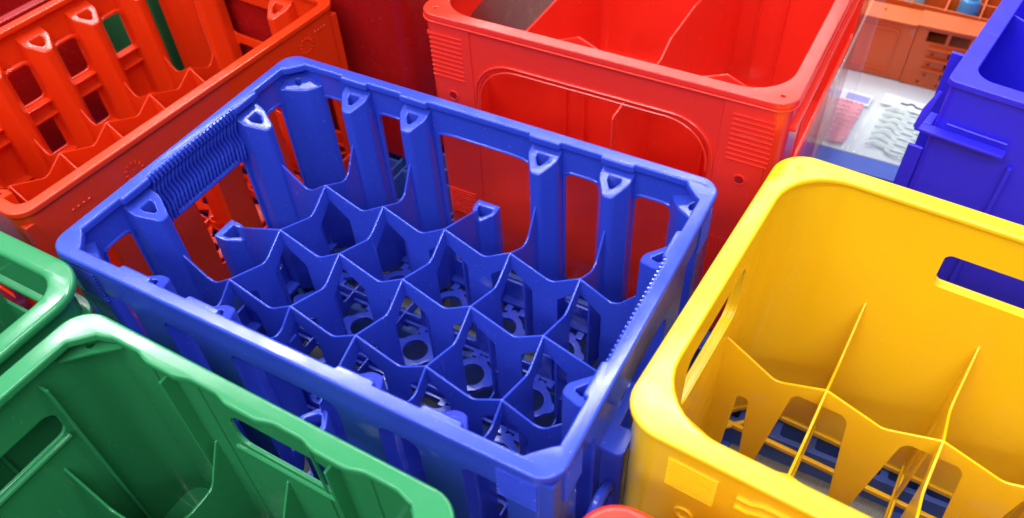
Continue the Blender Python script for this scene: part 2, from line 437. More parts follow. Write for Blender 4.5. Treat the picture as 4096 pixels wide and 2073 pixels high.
    line_pad(t, 'blue', Matrix.Translation((L/2-.0004, .110, H-.014)) @ Matrix.Rotation(PI/2, 4, 'Z'), 10, .022, .0031)
    # lug between this crate and the yellow one
    b = horiz([fillet(rect(.1985, -.070, .2145, -.016), [.0, .004, .004, 0], 3), rrect(.2035, -.051, .2115, -.036, .001, 2)], H-.062, H-.058, .0006)
    c = horiz([fillet([(.1985, -.066), (.2125, -.062), (.2125, -.052), (.1985, -.052)], .001, 2)], .02, H-.061, .0006)
    obj('side_lug', join(b, c), 'blue', t)
    ov = []
    for k in range(25):
        a = 2*PI*k/24; ov.append((.2065, -.082+.020*math.cos(a), H-.125+.026*math.sin(a)))
    obj('side_loop', tube(ov, .0038, 8, False), 'blue', t)
    # raised lettering panel, too worn to read: small upright bars on the right side band
    bms = []
    return t
blue_crate()

# ------------------------------------------------------------ orange-red crate, left
def orange_crate():
    L, D, H = 0.372, 0.268, 0.215
    px, py = .0595, .0600
    t = thing('bottle_crate', 'orange red bottle crate with zigzag divider tops at the upper left', 'crate', (-.3935, .079, 0), math.radians(86.2), 'plastic bottle crates')
    wt = .003
    holes = []
    for x in (-2.5*px, -1.5*px, -.5*px, .5*px, 1.5*px, 2.5*px):    # local B = far wall
        w = .0155
        if abs(x) > 2*px: 
            holes.append(('B', arch(x-w if x > 0 else x-w+.002, x+w-.004 if x > 0 else x+w, .02, H-.040, .007)))
        elif abs(x) > px:
            holes.append(('B', arch(x-w, x+w, .125, H-.040, .007)))
        else:
            holes.append(('B', arch(x-w, x+w, .130, H-.040, .007)))
            holes.append(('B', arch(x-w+.004, x+w-.004, .065, .108, .003, .003)))
    for x in (-2.5*px, -1.5*px, -.5*px, .5*px, 1.5*px, 2.5*px):    # local F = wall beside the blue crate
        holes.append(('F', arch(x-.018, x+.018, .03, H-.065, .008)))
    for y in (-1.5*py, -.5*py, .5*py, 1.5*py):
        holes.append(('R', arch(y-.017, y+.017, .03, H-.100, .010)))
        holes.append(('L', arch(y-.017, y+.017, .03, H-.045, .010)))
    holes.append(('R', arch(-.050, .050, H-.090, H-.038, .014, .010)))
    obj('crate_wall', shell(L, D, .016, 0, H-.003, wt, holes, .0008, seam=('L', 0)), 'orange', t)
    obj('rim', ring(L+.001, D+.001, .0165, .0085, .012, H-.006, H, .0014), 'orange', t)
    hy = D/2-wt; hx = L/2-wt
    for k in (-2, -1, 0, 1, 2):
        for s, a in ((1, PI), (-1, 0)):
            obj('pillar', pillar(k*px, s*(hy+.001), a, .0275, .0275, .008, H-.014, k=.58), 'orange', t)
    for k in (-1, 0, 1):
        for s, a in ((1, PI/2), (-1, -PI/2)):
            if s == 1 and k == 0: continue
            obj('pillar', pillar(s*(hx+.001), k*py, a, .026, .026, .008, H-.014, k=.58), 'orange', t)
    for sx in (-1, 1):
        for sy in (-1, 1):
            c = .027
            tri = fillet([(0, 0), (c, 0), (c*.8, .009), (.010, c*.8-.003), (.001, c), (0, c)], [0, .001, .006, .008, .001, 0], 3)
            bm = horiz([tri], .008, H-.014, .0012, 2)
            bm = xf(bm, Matrix.Translation((-hx-.0005, -hy-.0005, 0)))
            for v in bm.verts: v.co.x *= -sx; v.co.y *= -sy
            obj('corner_post', bm, 'orange', t)
    zn = .110
    for y in (-py, 0, py):
        obj('divider', vert_x(divider_loops([k*px for k in (-2, -1, 0, 1, 2)], -hx+.02, hx-.02, zn, .010, .016, .014, zn-.030, rise=.010), y, .0019, .0007), 'orange', t)
    for x in (-2*px, -px, 0, px, 2*px):
        obj('divider', vert_y(divider_loops([k*py for k in (-1, 0, 1)], -hy+.022, hy-.022, zn-.0003, .0105, .016, .014, zn-.030, rise=.010), x, .0019, .0007), 'orange', t)
    # ledges across the far wall windows
    for x in (-1.5*px, -.5*px, .5*px, 1.5*px):
        for z in (.128, .112, .062, .048):
            obj('window_ledge', box(x-.0145, hy-.010, z-.001, x+.0145, hy+.001, z+.001, .0006), 'orange', t)
    for x in (-2.5*px, -1.5*px, -.5*px, .5*px, 1.5*px, 2.5*px):
        pts = [(x-.0155, hy-.004, H-.046), (x-.013, hy-.004, H-.041), (x-.008, hy-.004, H-.039), (x+.008, hy-.004, H-.039), (x+.013, hy-.004, H-.041), (x+.0155, hy-.004, H-.046)]
        obj('window_lip', tube(pts, .0026, 8), 'orange', t)
    base_grid(t, 'orange', L, D, 6, 4, px, py, .016, (.011, .019))
    dial(t, 'orange', wallmat('F', L, D, -.085, H-.028), .0082)
    dial(t, 'orange', wallmat('F', L, D, .135, H-.026), .0078)
    dots(t, 'orange', wallmat('F', L, D, -.146, H-.024), 4, .0052)
    dots(t, 'orange', wallmat('F', L, D, .150, H-.018), 4, .0045)
    return t
orange_crate()

# ------------------------------------------------------------ wide red crate, top centre
def red_crate():
    H = Z0+.0375; x0, x1, y0 = -.094, .2285, .1925
    L, D = x1-x0, .400
    t = thing('bottle_crate', 'red crate with a wide arched opening in its front and pads of raised lines', 'crate', ((x0+x1)/2, y0+D/2, 0), 0, 'plastic bottle crates')
    holes = [('F', arch(-.108, .108, .148, H-.036, .036, .006)), ('B', arch(-.085, .085, H-.085, H-.045, .012, .012)),
             ('L', arch(-.14, .12, .150, H-.040, .03, .006)), ('R', arch(-.14, .12, .150, H-.040, .03, .006))]
    obj('crate_wall', shell(L, D, .014, 0, H-.004, .0032, holes, .001, seam=('B', -.12)), 'red', t)
    extra = [circle(sx*(L/2-.010), sy*(D/2-.010), .0026, 14) for sx in (-1, 1) for sy in (-1, 1)]
    obj('rim', ring(L+.002, D+.002, .015, .0095, .036, H-.0055, H, .001, 2, extra), 'red', t)
    obj('rim_edge', ring(L+.0045, D+.0045, .016, .006, .012, H-.0075, H-.0056, .0006), 'red', t)
    # corner frames standing proud of the recessed middle panel
    for sx in (-1, 1):
        obj('corner_pad', box(sx*.112, -D/2-.0014, .004, sx*(L/2-.010), -D/2+.001, H-.0078, .001), 'red', t)
        line_pad(t, 'red', Matrix.Translation((sx*(L/2-.0245), -D/2-.0016, H-.018)), 10, .033, .0047)
        for k in range(11):
            obj('low_line', box(sx*(.118+k*.003), -D/2-.0022, .055, sx*(.1186+k*.003), -D/2-.001, .125, .0002), 'red', t) if sx > 0 else None
        line_pad(t, 'red', Matrix.Translation((sx*(L/2-.0245), -D/2-.0016, .075)), 10, .030, .0035) if sx < 0 else None
        b = horiz([circle(0, 0, .0052, 18), circle(0, 0, .0040, 18)], -.0006, .0006, .0003)
        obj('socket_ring', xf(b, Matrix.Translation((sx*(L/2-.027), -D/2-.0015, H-.079)) @ Matrix.Rotation(PI/2, 4, 'X')), 'red', t)
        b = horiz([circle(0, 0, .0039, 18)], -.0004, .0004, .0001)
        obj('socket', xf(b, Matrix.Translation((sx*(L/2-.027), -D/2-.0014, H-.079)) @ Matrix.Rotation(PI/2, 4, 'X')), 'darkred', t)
    # bead round the arch
    for off, r in ((.0022, .0012), (-.0022, .0010)):
        a = .108+off; top = H-.036+off; R_ = .038
        pts = [(-a, -D/2-.0004, top-R_-.005)]
        for k in range(9): q = PI-PI/2*k/8; pts.append((-a+R_+R_*math.cos(q), -D/2-.0006, top-R_+R_*math.sin(q)))
        for k in range(9): q = PI/2-PI/2*k/8; pts.append((a-R_+R_*math.cos(q), -D/2-.0006, top-R_+R_*math.sin(q)))
        pts.append((a, -D/2-.0004, top-R_-.005))
        obj('arch_bead', tube(pts, r, 7), 'red', t)
    # side ledge running along the right wall under the rim
    obj('side_ledge', box(L/2-.001, -D/2+.012, H-.031, L/2+.0045, D/2-.02, H-.027, .001), 'red', t)
    obj('side_ledge', box(-L/2-.0045, -D/2+.012, H-.031, -L/2+.001, D/2-.02, H-.027, .001), 'red', t)
    # inner dividers
    q = .0715
    zt = H-.0575
    def yd(x, zt, dip=.004):
        lo = [fillet([(-D/2+.003, .01), (-D/2+.003, zt), (-D/2+.05, zt), (-D/2+.072, zt-.009), (-D/2+.115, zt-.009), (-D/2+.137, zt), (0, zt), (.04, zt-.006), (D/2-.003, zt), (D/2-.003, .01)], .003, 3)]
        obj('divider', vert_y(lo, x, .0022, .0009), 'red', t)
    yd(.0885-(x0+x1)/2, zt)
    for x in (-q-.0045+.0165*0, q+.016): pass
    for yl in (-.2+.098,):
        pts = [(-L/2+.003, .01), (-L/2+.003, zt-.012)]
        for xn in (.012, .0835, .155):
            xl = xn-(x0+x1)/2
            hi = zt+.003 if xn != .0835 else zt-.014
            pts += [(xl-.034, zt-.011), (xl, hi if xn != .0835 else zt-.013), (xl+.034, zt-.011)]
        pts += [(L/2-.003, zt-.012), (L/2-.003, .01)]
        obj('divider', vert_x([fillet(pts, .002, 2)], yl, .0030, .0012), 'red', t)
        for xn in (.012, .155):
            for dx in (-.010, .010):
                xl = xn-(x0+x1)/2+dx
                obj('divider_rib', box(xl-.0008, yl-.009, .02, xl+.0008, yl-.001, zt-.006, .0003), 'red', t)
    for xl in (-.02, .045, .075): 
        obj('wall_rib', box(xl-.001, D/2-.008, .02, xl+.001, D/2-.003, H-.10, .0005), 'red', t)
    obj('base_plate', horiz([rrect(-L/2+.003, -D/2+.003, L/2-.003, D/2-.003, .012)]+[rrect(cx-.022, cy-.022, cx+.022, cy+.022, .012, 4) for cx in (-.107, -.0357, .0357, .107) for cy in (-.16, -.08, 0, .08, .16)], .004, .009, .001), 'red', t)
    return t
red_crate()

# ------------------------------------------------------------ yellow crate
def yellow_crate():
    L, D, H = .355, .268, .312
    t = thing('bottle_crate', 'bright yellow crate with smooth walls and broad rounded corners at the right', 'crate', (.4007, .0439, Z0-.312), math.radians(-4), 'plastic bottle crates')
    q = .085
    holes = [('B', arch(-.051, .051, H-.070, H-.0365, .006, .006)), ('F', arch(-.051, .051, H-.150, H-.115, .006, .006)),
             ('L', arch(-.052, .052, H-.100, H-.042, .012, .012)), ('R', arch(-.052, .052, H-.100, H-.042, .012, .012))]
    obj('crate_wall', shell(L, D, .022, 0, H-.004, .0034, holes, .001, seam=('R', .09)), 'yellow', t)
    extra = [circle(sx*(L/2-.0135), sy*(D/2-.0135), .0026, 14) for sx, sy in ((-1, 1), (1, 1), (1, -1))]
    obj('rim', ring(L+.002, D+.002, .023, .0105, .044, H-.0055, H, .0022, 3, extra), 'yellow', t)
    obj('inner_wall', shell(L-.014, D-.014, .040, .004, H-.005, .0018, [('B', arch(-.051, .051, H-.070, H-.0365, .006, .006)), ('L', arch(-.052, .052, H-.100, H-.042, .012, .012)), ('R', arch(-.052, .052, H-.100, H-.042, .012, .012)), ('F', arch(-.051, .051, H-.150, H-.115, .006, .006))], .0006, seam=('R', .07)), 'yellow', t)
    # tunnel frame closing the wall cavity round the back hand hole
    for side, s0, s1, z0, z1 in (('B', -.051, .051, H-.070, H-.0365), ('L', -.052, .052, H-.100, H-.042)):
        o1 = rrect(s0-.002, z0-.002, s1+.002, z1+.002, .011 if side == 'L' else .007, 5); i1 = rrect(s0, z0, s1, z1, .010 if side == 'L' else .006, 5)
        if side == 'B': b = vert_x([o1, i1], D/2-.0052, .0070, .0004)
        else: b = vert_y([o1, i1], -L/2+.0052, .0070, .0004)
        obj('hand_hole_frame', b, 'yellow', t)
    zn = H-.137
    hx, hy = L/2-.008, D/2-.008
    def dl(nodes, a, b, ra, rb):
        seq = [a]+nodes+[b]; top = []; rad = []
        for i in range(len(seq)-1):
            m = (seq[i]+seq[i+1])/2; last = i == len(seq)-2
            if i == 0: top.append((a, zn+ra)); rad.append(0)
            top.append((m+.004, zn-.016)); rad.append(.012)
            top.append((seq[i+1], zn if not last else zn+rb)); rad.append(.003 if not last else 0)
        lo = [fillet([(a, .02)]+top+[(b, .02)], [0]+rad+[0], 4)]
        for n in nodes: lo.append(fillet([(n-.036, .024), (n+.036, .024), (n+.023, zn-.026), (n+.018, zn-.019), (n-.018, zn-.019), (n-.023, zn-.026)], [.002, .002, .004, .003, .003, .004], 3))
        for sgn in (-1, 1):
            e = a if sgn < 0 else b
            lo.append(fillet([(e-sgn*.015, .024), (e-sgn*.036, .024), (e-sgn*.030, zn-.052), (e-sgn*.019, zn-.052)], [.002, .002, .005, .005], 4))
        return lo
    xs = [-.1095+.022, -.0243+.022, .061+.022]
    xs = [-.0870, -.0018, .0834]
    for y in (.0465, -.0375):
        obj('divider', vert_x(dl(xs, -hx, hx, .012, .012), y, .0024, .0009), 'yellow', t)
    for x in xs:
        obj('divider', vert_y(dl([-.0375, .0465], -hy, hy, .010, .024), x, .0023, .0009), 'yellow', t)
    # open base: frame, cross bars and thin diagonals
    bms = [horiz([rrect(-L/2+.004, -D/2+.004, L/2-.004, D/2-.004, .02), rrect(-L/2+.0105, -D/2+.0105, L/2-.0105, D/2-.0105, .036)], .003, .009, .001)]
    for x in xs: bms.append(box(x-.0025, -hy, .012, x+.0025, hy, .017, .0008))
    for y in (.088, .004, -.080): bms.append(box(-hx, y-.0022, .010, hx, y+.0022, .0155, .0008))
    for sx, sy in ((-1, -1), (-1, 1), (1, -1), (1, 1)):
        b = box(-.035, -.0018, .0105, .035, .0018, .0148, .0006)
        bms.append(xf(b, Matrix.Translation((sx*(L/2-.035), sy*(D/2-.035), 0)) @ Matrix.Rotation(-sx*sy*PI/4, 4, 'Z')))
    obj('base_grid', join(*bms), 'yellow', t)
    # outside of the front wall: line pad, stepped bead, socket
    line_pad(t, 'yellow', Matrix.Translation((-L/2+.046, -D/2-.0004, H-.020)), 10, .030, .0030)
    for dz in (.020, .030):
        obj('wall_bead', tube([(x_, -D/2-.0006, H-dz-(.004 if abs(x_) > .095 else 0)) for x_ in [-.105, -.097, -.09, 0, .09, .097, .105]], .0016, 8), 'yellow', t)
    b = horiz([circle(0, 0, .006, 18), circle(0, 0, .0046, 18)], -.0008, .0008, .0004)
    obj('socket_ring', xf(b, Matrix.Translation((-L/2+.046, -D/2-.0006, H-.073)) @ Matrix.Rotation(PI/2, 4, 'X')), 'yellow', t)
    return t
yellow_crate()

# ------------------------------------------------------------ green crates
def green_front():
    W, D, H = .293, .400, Z0
    cx, yb = .0135, -.1655
    t = thing('bottle_crate', 'glossy dark green crate with a wavy inner rim at the bottom left', 'crate', (cx, yb-D/2, 0), math.radians(-.8), 'plastic bottle crates')
    holes = [('B', arch(-.034, .055, H-.074, H-.036, .015, .012)), ('L', arch(.085, .150, H-.078, H-.040, .010, .008)),
             ('L', arch(.02, .155, .05, .10, .01, .01)), ('R', arch(-.05, .05, H-.075, H-.045, .013, .010))]
    holes = [('B', arch(-.034, .055, H-.074, H-.036, .015, .012)), ('L', arch(-.03, .148, H-.072, H-.046, .010, .008)), ('R', arch(-.05, .05, H-.075, H-.045, .013, .010))]
    obj('crate_wall', shell(W, D, .018, 0, H-.004, .0032, holes, .001, seam=('F', 0)), 'green', t)
    # rim with a wavy inner edge
    inn = []; hx, hy = W/2, D/2
    def wav(s): 
        q_ = (s/.066) % 1.0; f_ = min(1, max(0, abs(q_-.5)*2*2.4-.7)); return .0064 + .0032*f_*f_*(3-2*f_)
    N = 90
    base = rrect(-hx, -hy, hx, hy, .02, 8)
    x_ = -hx+.022
    pts = []
    for k in range(N+1): s = -hx+.024 + (2*hx-.048)*k/N; pts.append((s, -hy+wav(s)))
    for k in range(N+1): s = -hy+.024 + (2*hy-.048)*k/N; pts.append((hx-.0105, s))
    for k in range(N+1): s = hx-.024 - (2*hx-.048)*k/N; pts.append((s, hy-wav(s)))
    for k in range(N+1): s = hy-.024 - (2*hy-.048)*k/N; pts.append((-hx+.0105, s))
    obj('rim', ring(W+.002, D+.002, .019, 0, 0, H-.007, H, .0019, 3, inner=pts), 'green', t)
    # corner webs with a drain hole
    for sx in (-1, 1):
        b = horiz([fillet([(0, 0), (.034, 0), (.016, .016), (0, .034)], [0, .002, .008, .002], 4), circle(.0115, .0115, .0034, 16)], H-.018, H-.0152, .0008)
        b = xf(b, Matrix.Translation((-W/2+.002, -D/2+.002, 0)))
        for v in b.verts: v.co.x *= -sx; v.co.y *= -1
        obj('corner_web', b, 'green', t)
    # fins on the walls
    for x in (-.072, .060):
        obj('wall_fin', box(x-.0012, D/2-.013, .01, x+.0012, D/2-.002, H-.018, .0008), 'green', t)
    for x in (-.092, -.048, .040, .086):
        obj('wall_line', box(x-.0006, D/2-.0045, .01, x+.0006, D/2-.002, H-.016, .0004), 'green', t)
    for y in (.150, .070, -.01):
        obj('wall_fin', box(-W/2+.002, y-.0012, .01, -W/2+.012, y+.0012, H-.022, .0008), 'green', t)
    # raised frame below the hand hole
    obj('hand_hole_bead', tube([(x_, D/2-.0045, H-.077) for x_ in (-.036, -.02, 0, .03, .058)], .0018, 8), 'green', t)
    obj('hand_hole_bead', tube([(-W/2+.0045, y_, H-.074) for y_ in (-.03, .03, .09, .146)], .0022, 8), 'green', t)
    q = .066; zn = H-.105
    def loops(nodes, a, b):
        seq = [a]+nodes+[b]; top = []; rad = []
        for i in range(len(seq)-1):
            m = (seq[i]+seq[i+1])/2; last = i == len(seq)-2
            if i == 0: top.append((a, zn+.010)); rad.append(0)
            top += [(m-.013, zn-.030), (m+.013, zn-.030)]; rad += [.010, .010]
            top.append((seq[i+1], zn if not last else zn+.010)); rad.append(.001)
        return [fillet([(a, .01)]+top+[(b, .01)], [0]+rad+[0], 4)]
    ys = [D/2-.070-q*k for k in range(5)]
    for y in ys: obj('divider', vert_x(loops([-q, 0, q], -W/2+.002, W/2-.002), y, .0022, .0008), 'green', t)
    for x in (-q, 0, q): obj('divider', vert_y(loops(sorted(ys), -D/2+.002, D/2-.002), x, .0021, .0008), 'green', t)
    obj('base_plate', horiz([rrect(-W/2+.003, -D/2+.003, W/2-.003, D/2-.003, .014)], .004, .009, .001), 'green', t)
    return t
green_front()

def green_left():
    W, D, H = .300, .400, Z0
    t = thing('bottle_crate', 'green crate with a thick rounded double rim at the left edge', 'crate', (-.150-W/2, -.1415-D/2, 0), 0, 'plastic bottle crates')
    holes = [('B', arch(-.05, .118, H-.100, H-.048, .020, .012)), ('R', arch(.02, .165, H-.060, H-.040, .006, .006)), ('R', arch(-.17, -.02, H-.060, H-.040, .006, .006))]
    obj('crate_wall', shell(W-.010, D-.010, .026, 0, H-.004, .0032, holes, .001, seam=('F', 0)), 'green', t)
    obj('rim', ring(W, D, .030, .0105, .024, H-.008, H, .003, 3), 'green', t)
    for z in (H-.034, H-.064):
        obj('collar', ring(W-.001, D-.001, .029, .006, .024, z-.004, z, .0012, 2), 'green', t)
    b = box(W/2-.012, D/2-.034, .01, W/2+.012, D/2-.028, H-.028, .002)
    obj('corner_rib', box(W/2-.006, D/2-.030, .01, W/2+.0085, D/2-.012, H-.030, .005), 'green', t)
    for y in (.155, .09, .02, -.06): obj('wall_fin', box(W/2-.006, y-.0013, .01, W/2-.0015, y+.0013, H-.036, .0006), 'green', t)
    b.free()
    q = .068; zn = H-.050
    for y in (.128, .060, -.008, -.076):
        obj('divider', vert_x([[(-W/2+.008, .01), (-W/2+.008, zn-.02), (-q, zn-.02), (-q/2, zn-.04), (0, zn-.02), (q/2, zn-.04), (q, zn-.02), (q*1.5, zn-.04), (W/2-.008, zn-.012), (W/2-.008, .01)]], y, .0022, .0008), 'green', t)
    for x in (-q, 0, q): obj('divider', vert_y([[(-D/2+.008, .01), (-D/2+.008, zn-.02), (0, zn-.03), (D/2-.008, zn-.02), (D/2-.008, .01)]], x, .0022, .0008), 'green', t)
    obj('base_plate', horiz([rrect(-W/2+.008, -D/2+.008, W/2-.008, D/2-.008, .02)], .004, .009, .001), 'green', t)
    return t
green_left()

def green_back():
    t = thing('bottle_crate', 'green crate seen only through the windows of the orange red crate', 'crate', (-.745, .425, 0), math.radians(3), 'plastic bottle crates')
    L, D, H = .34, .36, .20
    obj('crate_wall', shell(L, D, .016, 0, H-.004, .003, [('F', arch(-.05, .05, H-.08, H-.05, .01, .01))]), 'green', t)
    obj('rim', ring(L+.001, D+.001, .017, .010, .014, H-.006, H), 'green', t)
    obj('base_plate', horiz([rrect(-L/2+.003, -D/2+.003, L/2-.003, D/2-.003, .014)], .004, .009, .001), 'green', t)
green_back()

# ------------------------------------------------------------ dark red smooth crate behind
def darkred():
    L, D, H = .36, .50, .40
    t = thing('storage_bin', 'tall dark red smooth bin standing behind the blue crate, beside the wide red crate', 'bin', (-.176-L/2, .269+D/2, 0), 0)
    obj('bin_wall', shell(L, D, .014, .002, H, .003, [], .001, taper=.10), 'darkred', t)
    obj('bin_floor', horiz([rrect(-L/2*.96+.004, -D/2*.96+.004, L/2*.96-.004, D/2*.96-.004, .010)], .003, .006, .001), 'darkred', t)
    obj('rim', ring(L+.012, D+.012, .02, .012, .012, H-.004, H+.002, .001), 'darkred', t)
darkred()
def farleft():
    L, D, H = .36, .26, .19
    t = thing('bottle_crate', 'maroon crate beyond the far wall of the orange red crate', 'crate', (-.725, .02, 0), math.radians(86), 'plastic bottle crates')
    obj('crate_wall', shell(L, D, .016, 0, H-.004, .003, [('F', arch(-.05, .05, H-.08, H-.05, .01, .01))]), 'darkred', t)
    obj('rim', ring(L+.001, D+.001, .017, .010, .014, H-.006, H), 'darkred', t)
    for k in range(22):
        pass
    line_pad(t, 'darkred', wallmat('F', L, D, -.02, H-.02), 9, .05, .004)
    obj('base_plate', horiz([rrect(-L/2+.003, -D/2+.003, L/2-.003, D/2-.003, .014)], .004, .009, .001), 'darkred', t)
farleft()

# ------------------------------------------------------------ royal blue crate, right
def royal():
    W, D, H = .300, .400, Z0
    rz = math.radians(-9)
    ex = Vector((math.cos(rz), math.sin(rz))); ey = Vector((-math.sin(rz), math.cos(rz)))
    c = Vector((.3235, .3355)) + ex*W/2 + ey*D/2
    t = thing('bottle_crate', 'deep royal blue crate with a projecting ledge under its rim at the right edge', 'crate', (c.x, c.y, 0), rz, 'plastic bottle crates')
    obj('crate_wall', shell(W-.004, D-.004, .006, 0, H-.004, .0034, [], .001), 'royal', t)
    obj('rim', ring(W, D, .006, .0135, .018, H-.006, H, .001, 2), 'royal', t)
    obj('ledge', fix := box(-W/2-.010, -D/2-.010, H-.0500, -W/2+.062, -D/2+.001, H-.0465, .0012), 'royal', t)
    obj('ledge', box(-W/2-.010, -D/2+.0012, H-.0502, -W/2+.001, -D/2+.020, H-.0467, .0012), 'royal', t)
    for a, b_ in (((-W/2-.0085, -D/2-.0085), (-W/2+.002, -D/2+.002)),):
        obj('ledge_gusset', tube([(-W/2-.002, -D/2-.002, H-.012), (-W/2-.006, -D/2-.006, H-.030), (-W/2-.009, -D/2-.009, H-.047)], [.0015, .0035, .0022], 8), 'royal', t)
    obj('wall_bead', tube([(-W/2+.012, -D/2-.0005, H-.040), (-W/2+.035, -D/2-.0005, H-.0405), (-W/2+.060, -D/2-.0005, H-.0405)], .0011, 7), 'royal', t)
    obj('side_fin', box(-W/2-.012, -D/2+.050, .0, -W/2+.001, -D/2+.054, H-.006, .001), 'royal', t)
    obj('side_fin', box(-W/2-.012, -D/2+.008, .0, -W/2+.001, -D/2+.012, H-.078, .001), 'royal', t)
    obj('wall_rib', box(-W/2+.068, -D/2-.004, .0, -W/2+.072, -D/2+.001, H-.060, .001), 'royal', t)
    zt = H-.006
    b = vert_x([[(-.165, .01), (-.165, zt), (.165, zt), (.165, .01)]], 0, .0024, .0009)
    b = xf(b, Matrix.Translation((-W/2+.12, -D/2+.062, 0)) @ Matrix.Rotation(math.radians(-30), 4, 'Z'))
    for v in b.verts:
        v.co.x = max(-W/2+.004, min(W/2-.004, v.co.x)); v.co.y = max(-D/2+.004, v.co.y)
    obj('divider', b, 'royal', t)
    obj('base_plate', horiz([rrect(-W/2+.004, -D/2+.004, W/2-.004, D/2-.004, .005)], .004, .009, .001), 'royal', t)
royal()

# ------------------------------------------------------------ red crate corner peeping in at the bottom
def red_near():
    W, D, H = .22, .18, Z0-.006
    t = thing('bottle_crate', 'red crate of which only a rounded rim corner shows at the bottom edge', 'crate', (.2225+W/2, -.1320-D/2, 0), math.radians(-2), 'plastic bottle crates')
    obj('crate_wall', shell(W, D, .018, 0, H-.004, .003, []), 'red', t)
    obj('rim', ring(W+.004, D+.004, .020, .011, .018, H-.011, H, .005, 4), 'red', t)
    obj('base_plate', horiz([rrect(-W/2+.003, -D/2+.003, W/2-.003, D/2-.003, .014)], .004, .009, .001), 'red', t)
red_near()

# ------------------------------------------------------------ pallets, shelf, floor
FL = -.130
def ladder_bar(x0, x1, y, w, z, t=.006, sx=.034):
    """deck bar along x with a row of rounded slots and two deep side webs"""
    holes = []
    n = int((x1-x0-.02)/sx)
    for k in range(n):
        a = x0+.01+k*sx
        holes.append(rrect(a+.003, y-w/2+.0045, a+sx-.003, y+w/2-.0045, .003, 3))
    b = horiz([rrect(x0, y-w/2, x1, y+w/2, .002, 2)]+holes, z-t, z, .0006)
    return join(b, box(x0, y-w/2, FL+.013, x1, y-w/2+.003, z-t+.001, .0005), box(x0, y+w/2-.003, FL+.013, x1, y+w/2, z-t+.001, .0005))
def pallet(x0, y0, x1, y1, label, step=.066, w=.030, zt=-.002):
    t = thing('plastic_pallet', label, 'pallet', ((x0+x1)/2, (y0+y1)/2, FL), 0, 'blue plastic pallets')
    ox, oy, oz = (x0+x1)/2, (y0+y1)/2, FL
    y = y0+w/2
    while y < y1:
        o = obj('deck_bar', xf(ladder_bar(x0, x1, y, w, zt), Matrix.Translation((-ox, -oy, -oz))), 'pallet', t)
        y += step
    x = x0+.01
    while x < x1:
        obj('cross_beam', xf(box(x, y0+.002, FL, x+.03, y1-.002, FL+.0125, .001), Matrix.Translation((-ox, -oy, -oz))), 'pallet', t)
        x += .19
    return t
pallet(-.205, -.15, .205, .158, 'blue slatted plastic pallet carrying the middle blue crate', .104, .024)
pallet(.215, -.168, .62, .185, 'blue slatted plastic pallet visible through the open base of the yellow crate', .108, .030, -.078)
def grid_pallet(x0, y0, x1, y1, label, c=.047, zt=-.002):
    ox, oy, oz = (x0+x1)/2, (y0+y1)/2, FL
    t = thing('plastic_pallet', label, 'pallet', (ox, oy, oz), 0, 'blue plastic pallets')
    bms = []; x = x0
    k = 0
    while x <= x1+.001:
        bms.append(box(x-.0011, y0, zt-.055, x+.0011, y1, zt, .0004)); x += c
    y = y0
    while y <= y1+.001:
        bms.append(box(x0, y-.0011, zt-.0552, x1, y+.0011, zt-.0004, .0004)); y += c
    obj('grid_deck', xf(join(*bms), Matrix.Translation((-ox, -oy, -oz))), 'pallet', t)
    obj('base_sheet', xf(box(x0, y0, zt-.062, x1, y1, zt-.0565, .001), Matrix.Translation((-ox, -oy, -oz))), 'pallet', t)
    for sx in (x0+.02, x1-.05):
        obj('foot', xf(box(sx, y0+.01, FL, sx+.03, y1-.01, zt-.0625, .001), Matrix.Translation((-ox, -oy, -oz))), 'pallet', t)
grid_pallet(-.64, -.15, -.215, .62, 'blue egg crate grid pallet under the orange red crate')
grid_pallet(-.205, .168, -.098, .60, 'narrow blue grid pallet beside the bottom of the wide red crate')
pallet(-.09, .168, .228, .60, 'blue slatted plastic pallet beneath the wide red crate')
pallet(-.64, -.60, .165, -.156, 'blue slatted plastic pallet beneath the green crates')
# blue tray edge in front of the white shelf
t = thing('plastic_tray', 'blue tray edge with small notches in front of the white shelf', 'tray', (.275, .440, -.09))
obj('tray_top', horiz([rrect(-.055, .050, .085, .078, .002, 2)], .086, .090, .0008), 'pallet', t)
obj('tray_front', box(-.055, .044, .0, .085, .048, .084, .001), 'pallet', t)
for x in (-.028, .006, .040, .07): obj('tray_rib', box(x-.001, .028, .0, x+.001, .0445, .080, .0006), 'pallet', t)
obj('tray_floor', box(-.055, -.10, .0, .085, .027, .004, .001), 'pallet', t)

obj_sh = obj('shelf_board', box(.10, .521, -.016, .56, .90, -.0005, .0012), 'shelf')
tag(obj_sh, 'pale glossy white shelf board under the small packs and the orange baskets', 'shelf')

fl = bmesh.new(); bmesh.ops.create_grid(fl, x_segments=1, y_segments=1, size=6)
floor = obj('floor', xf(fl, Matrix.Translation((0, 0, FL-.0005))), 'carpet'); floor['kind'] = 'structure'

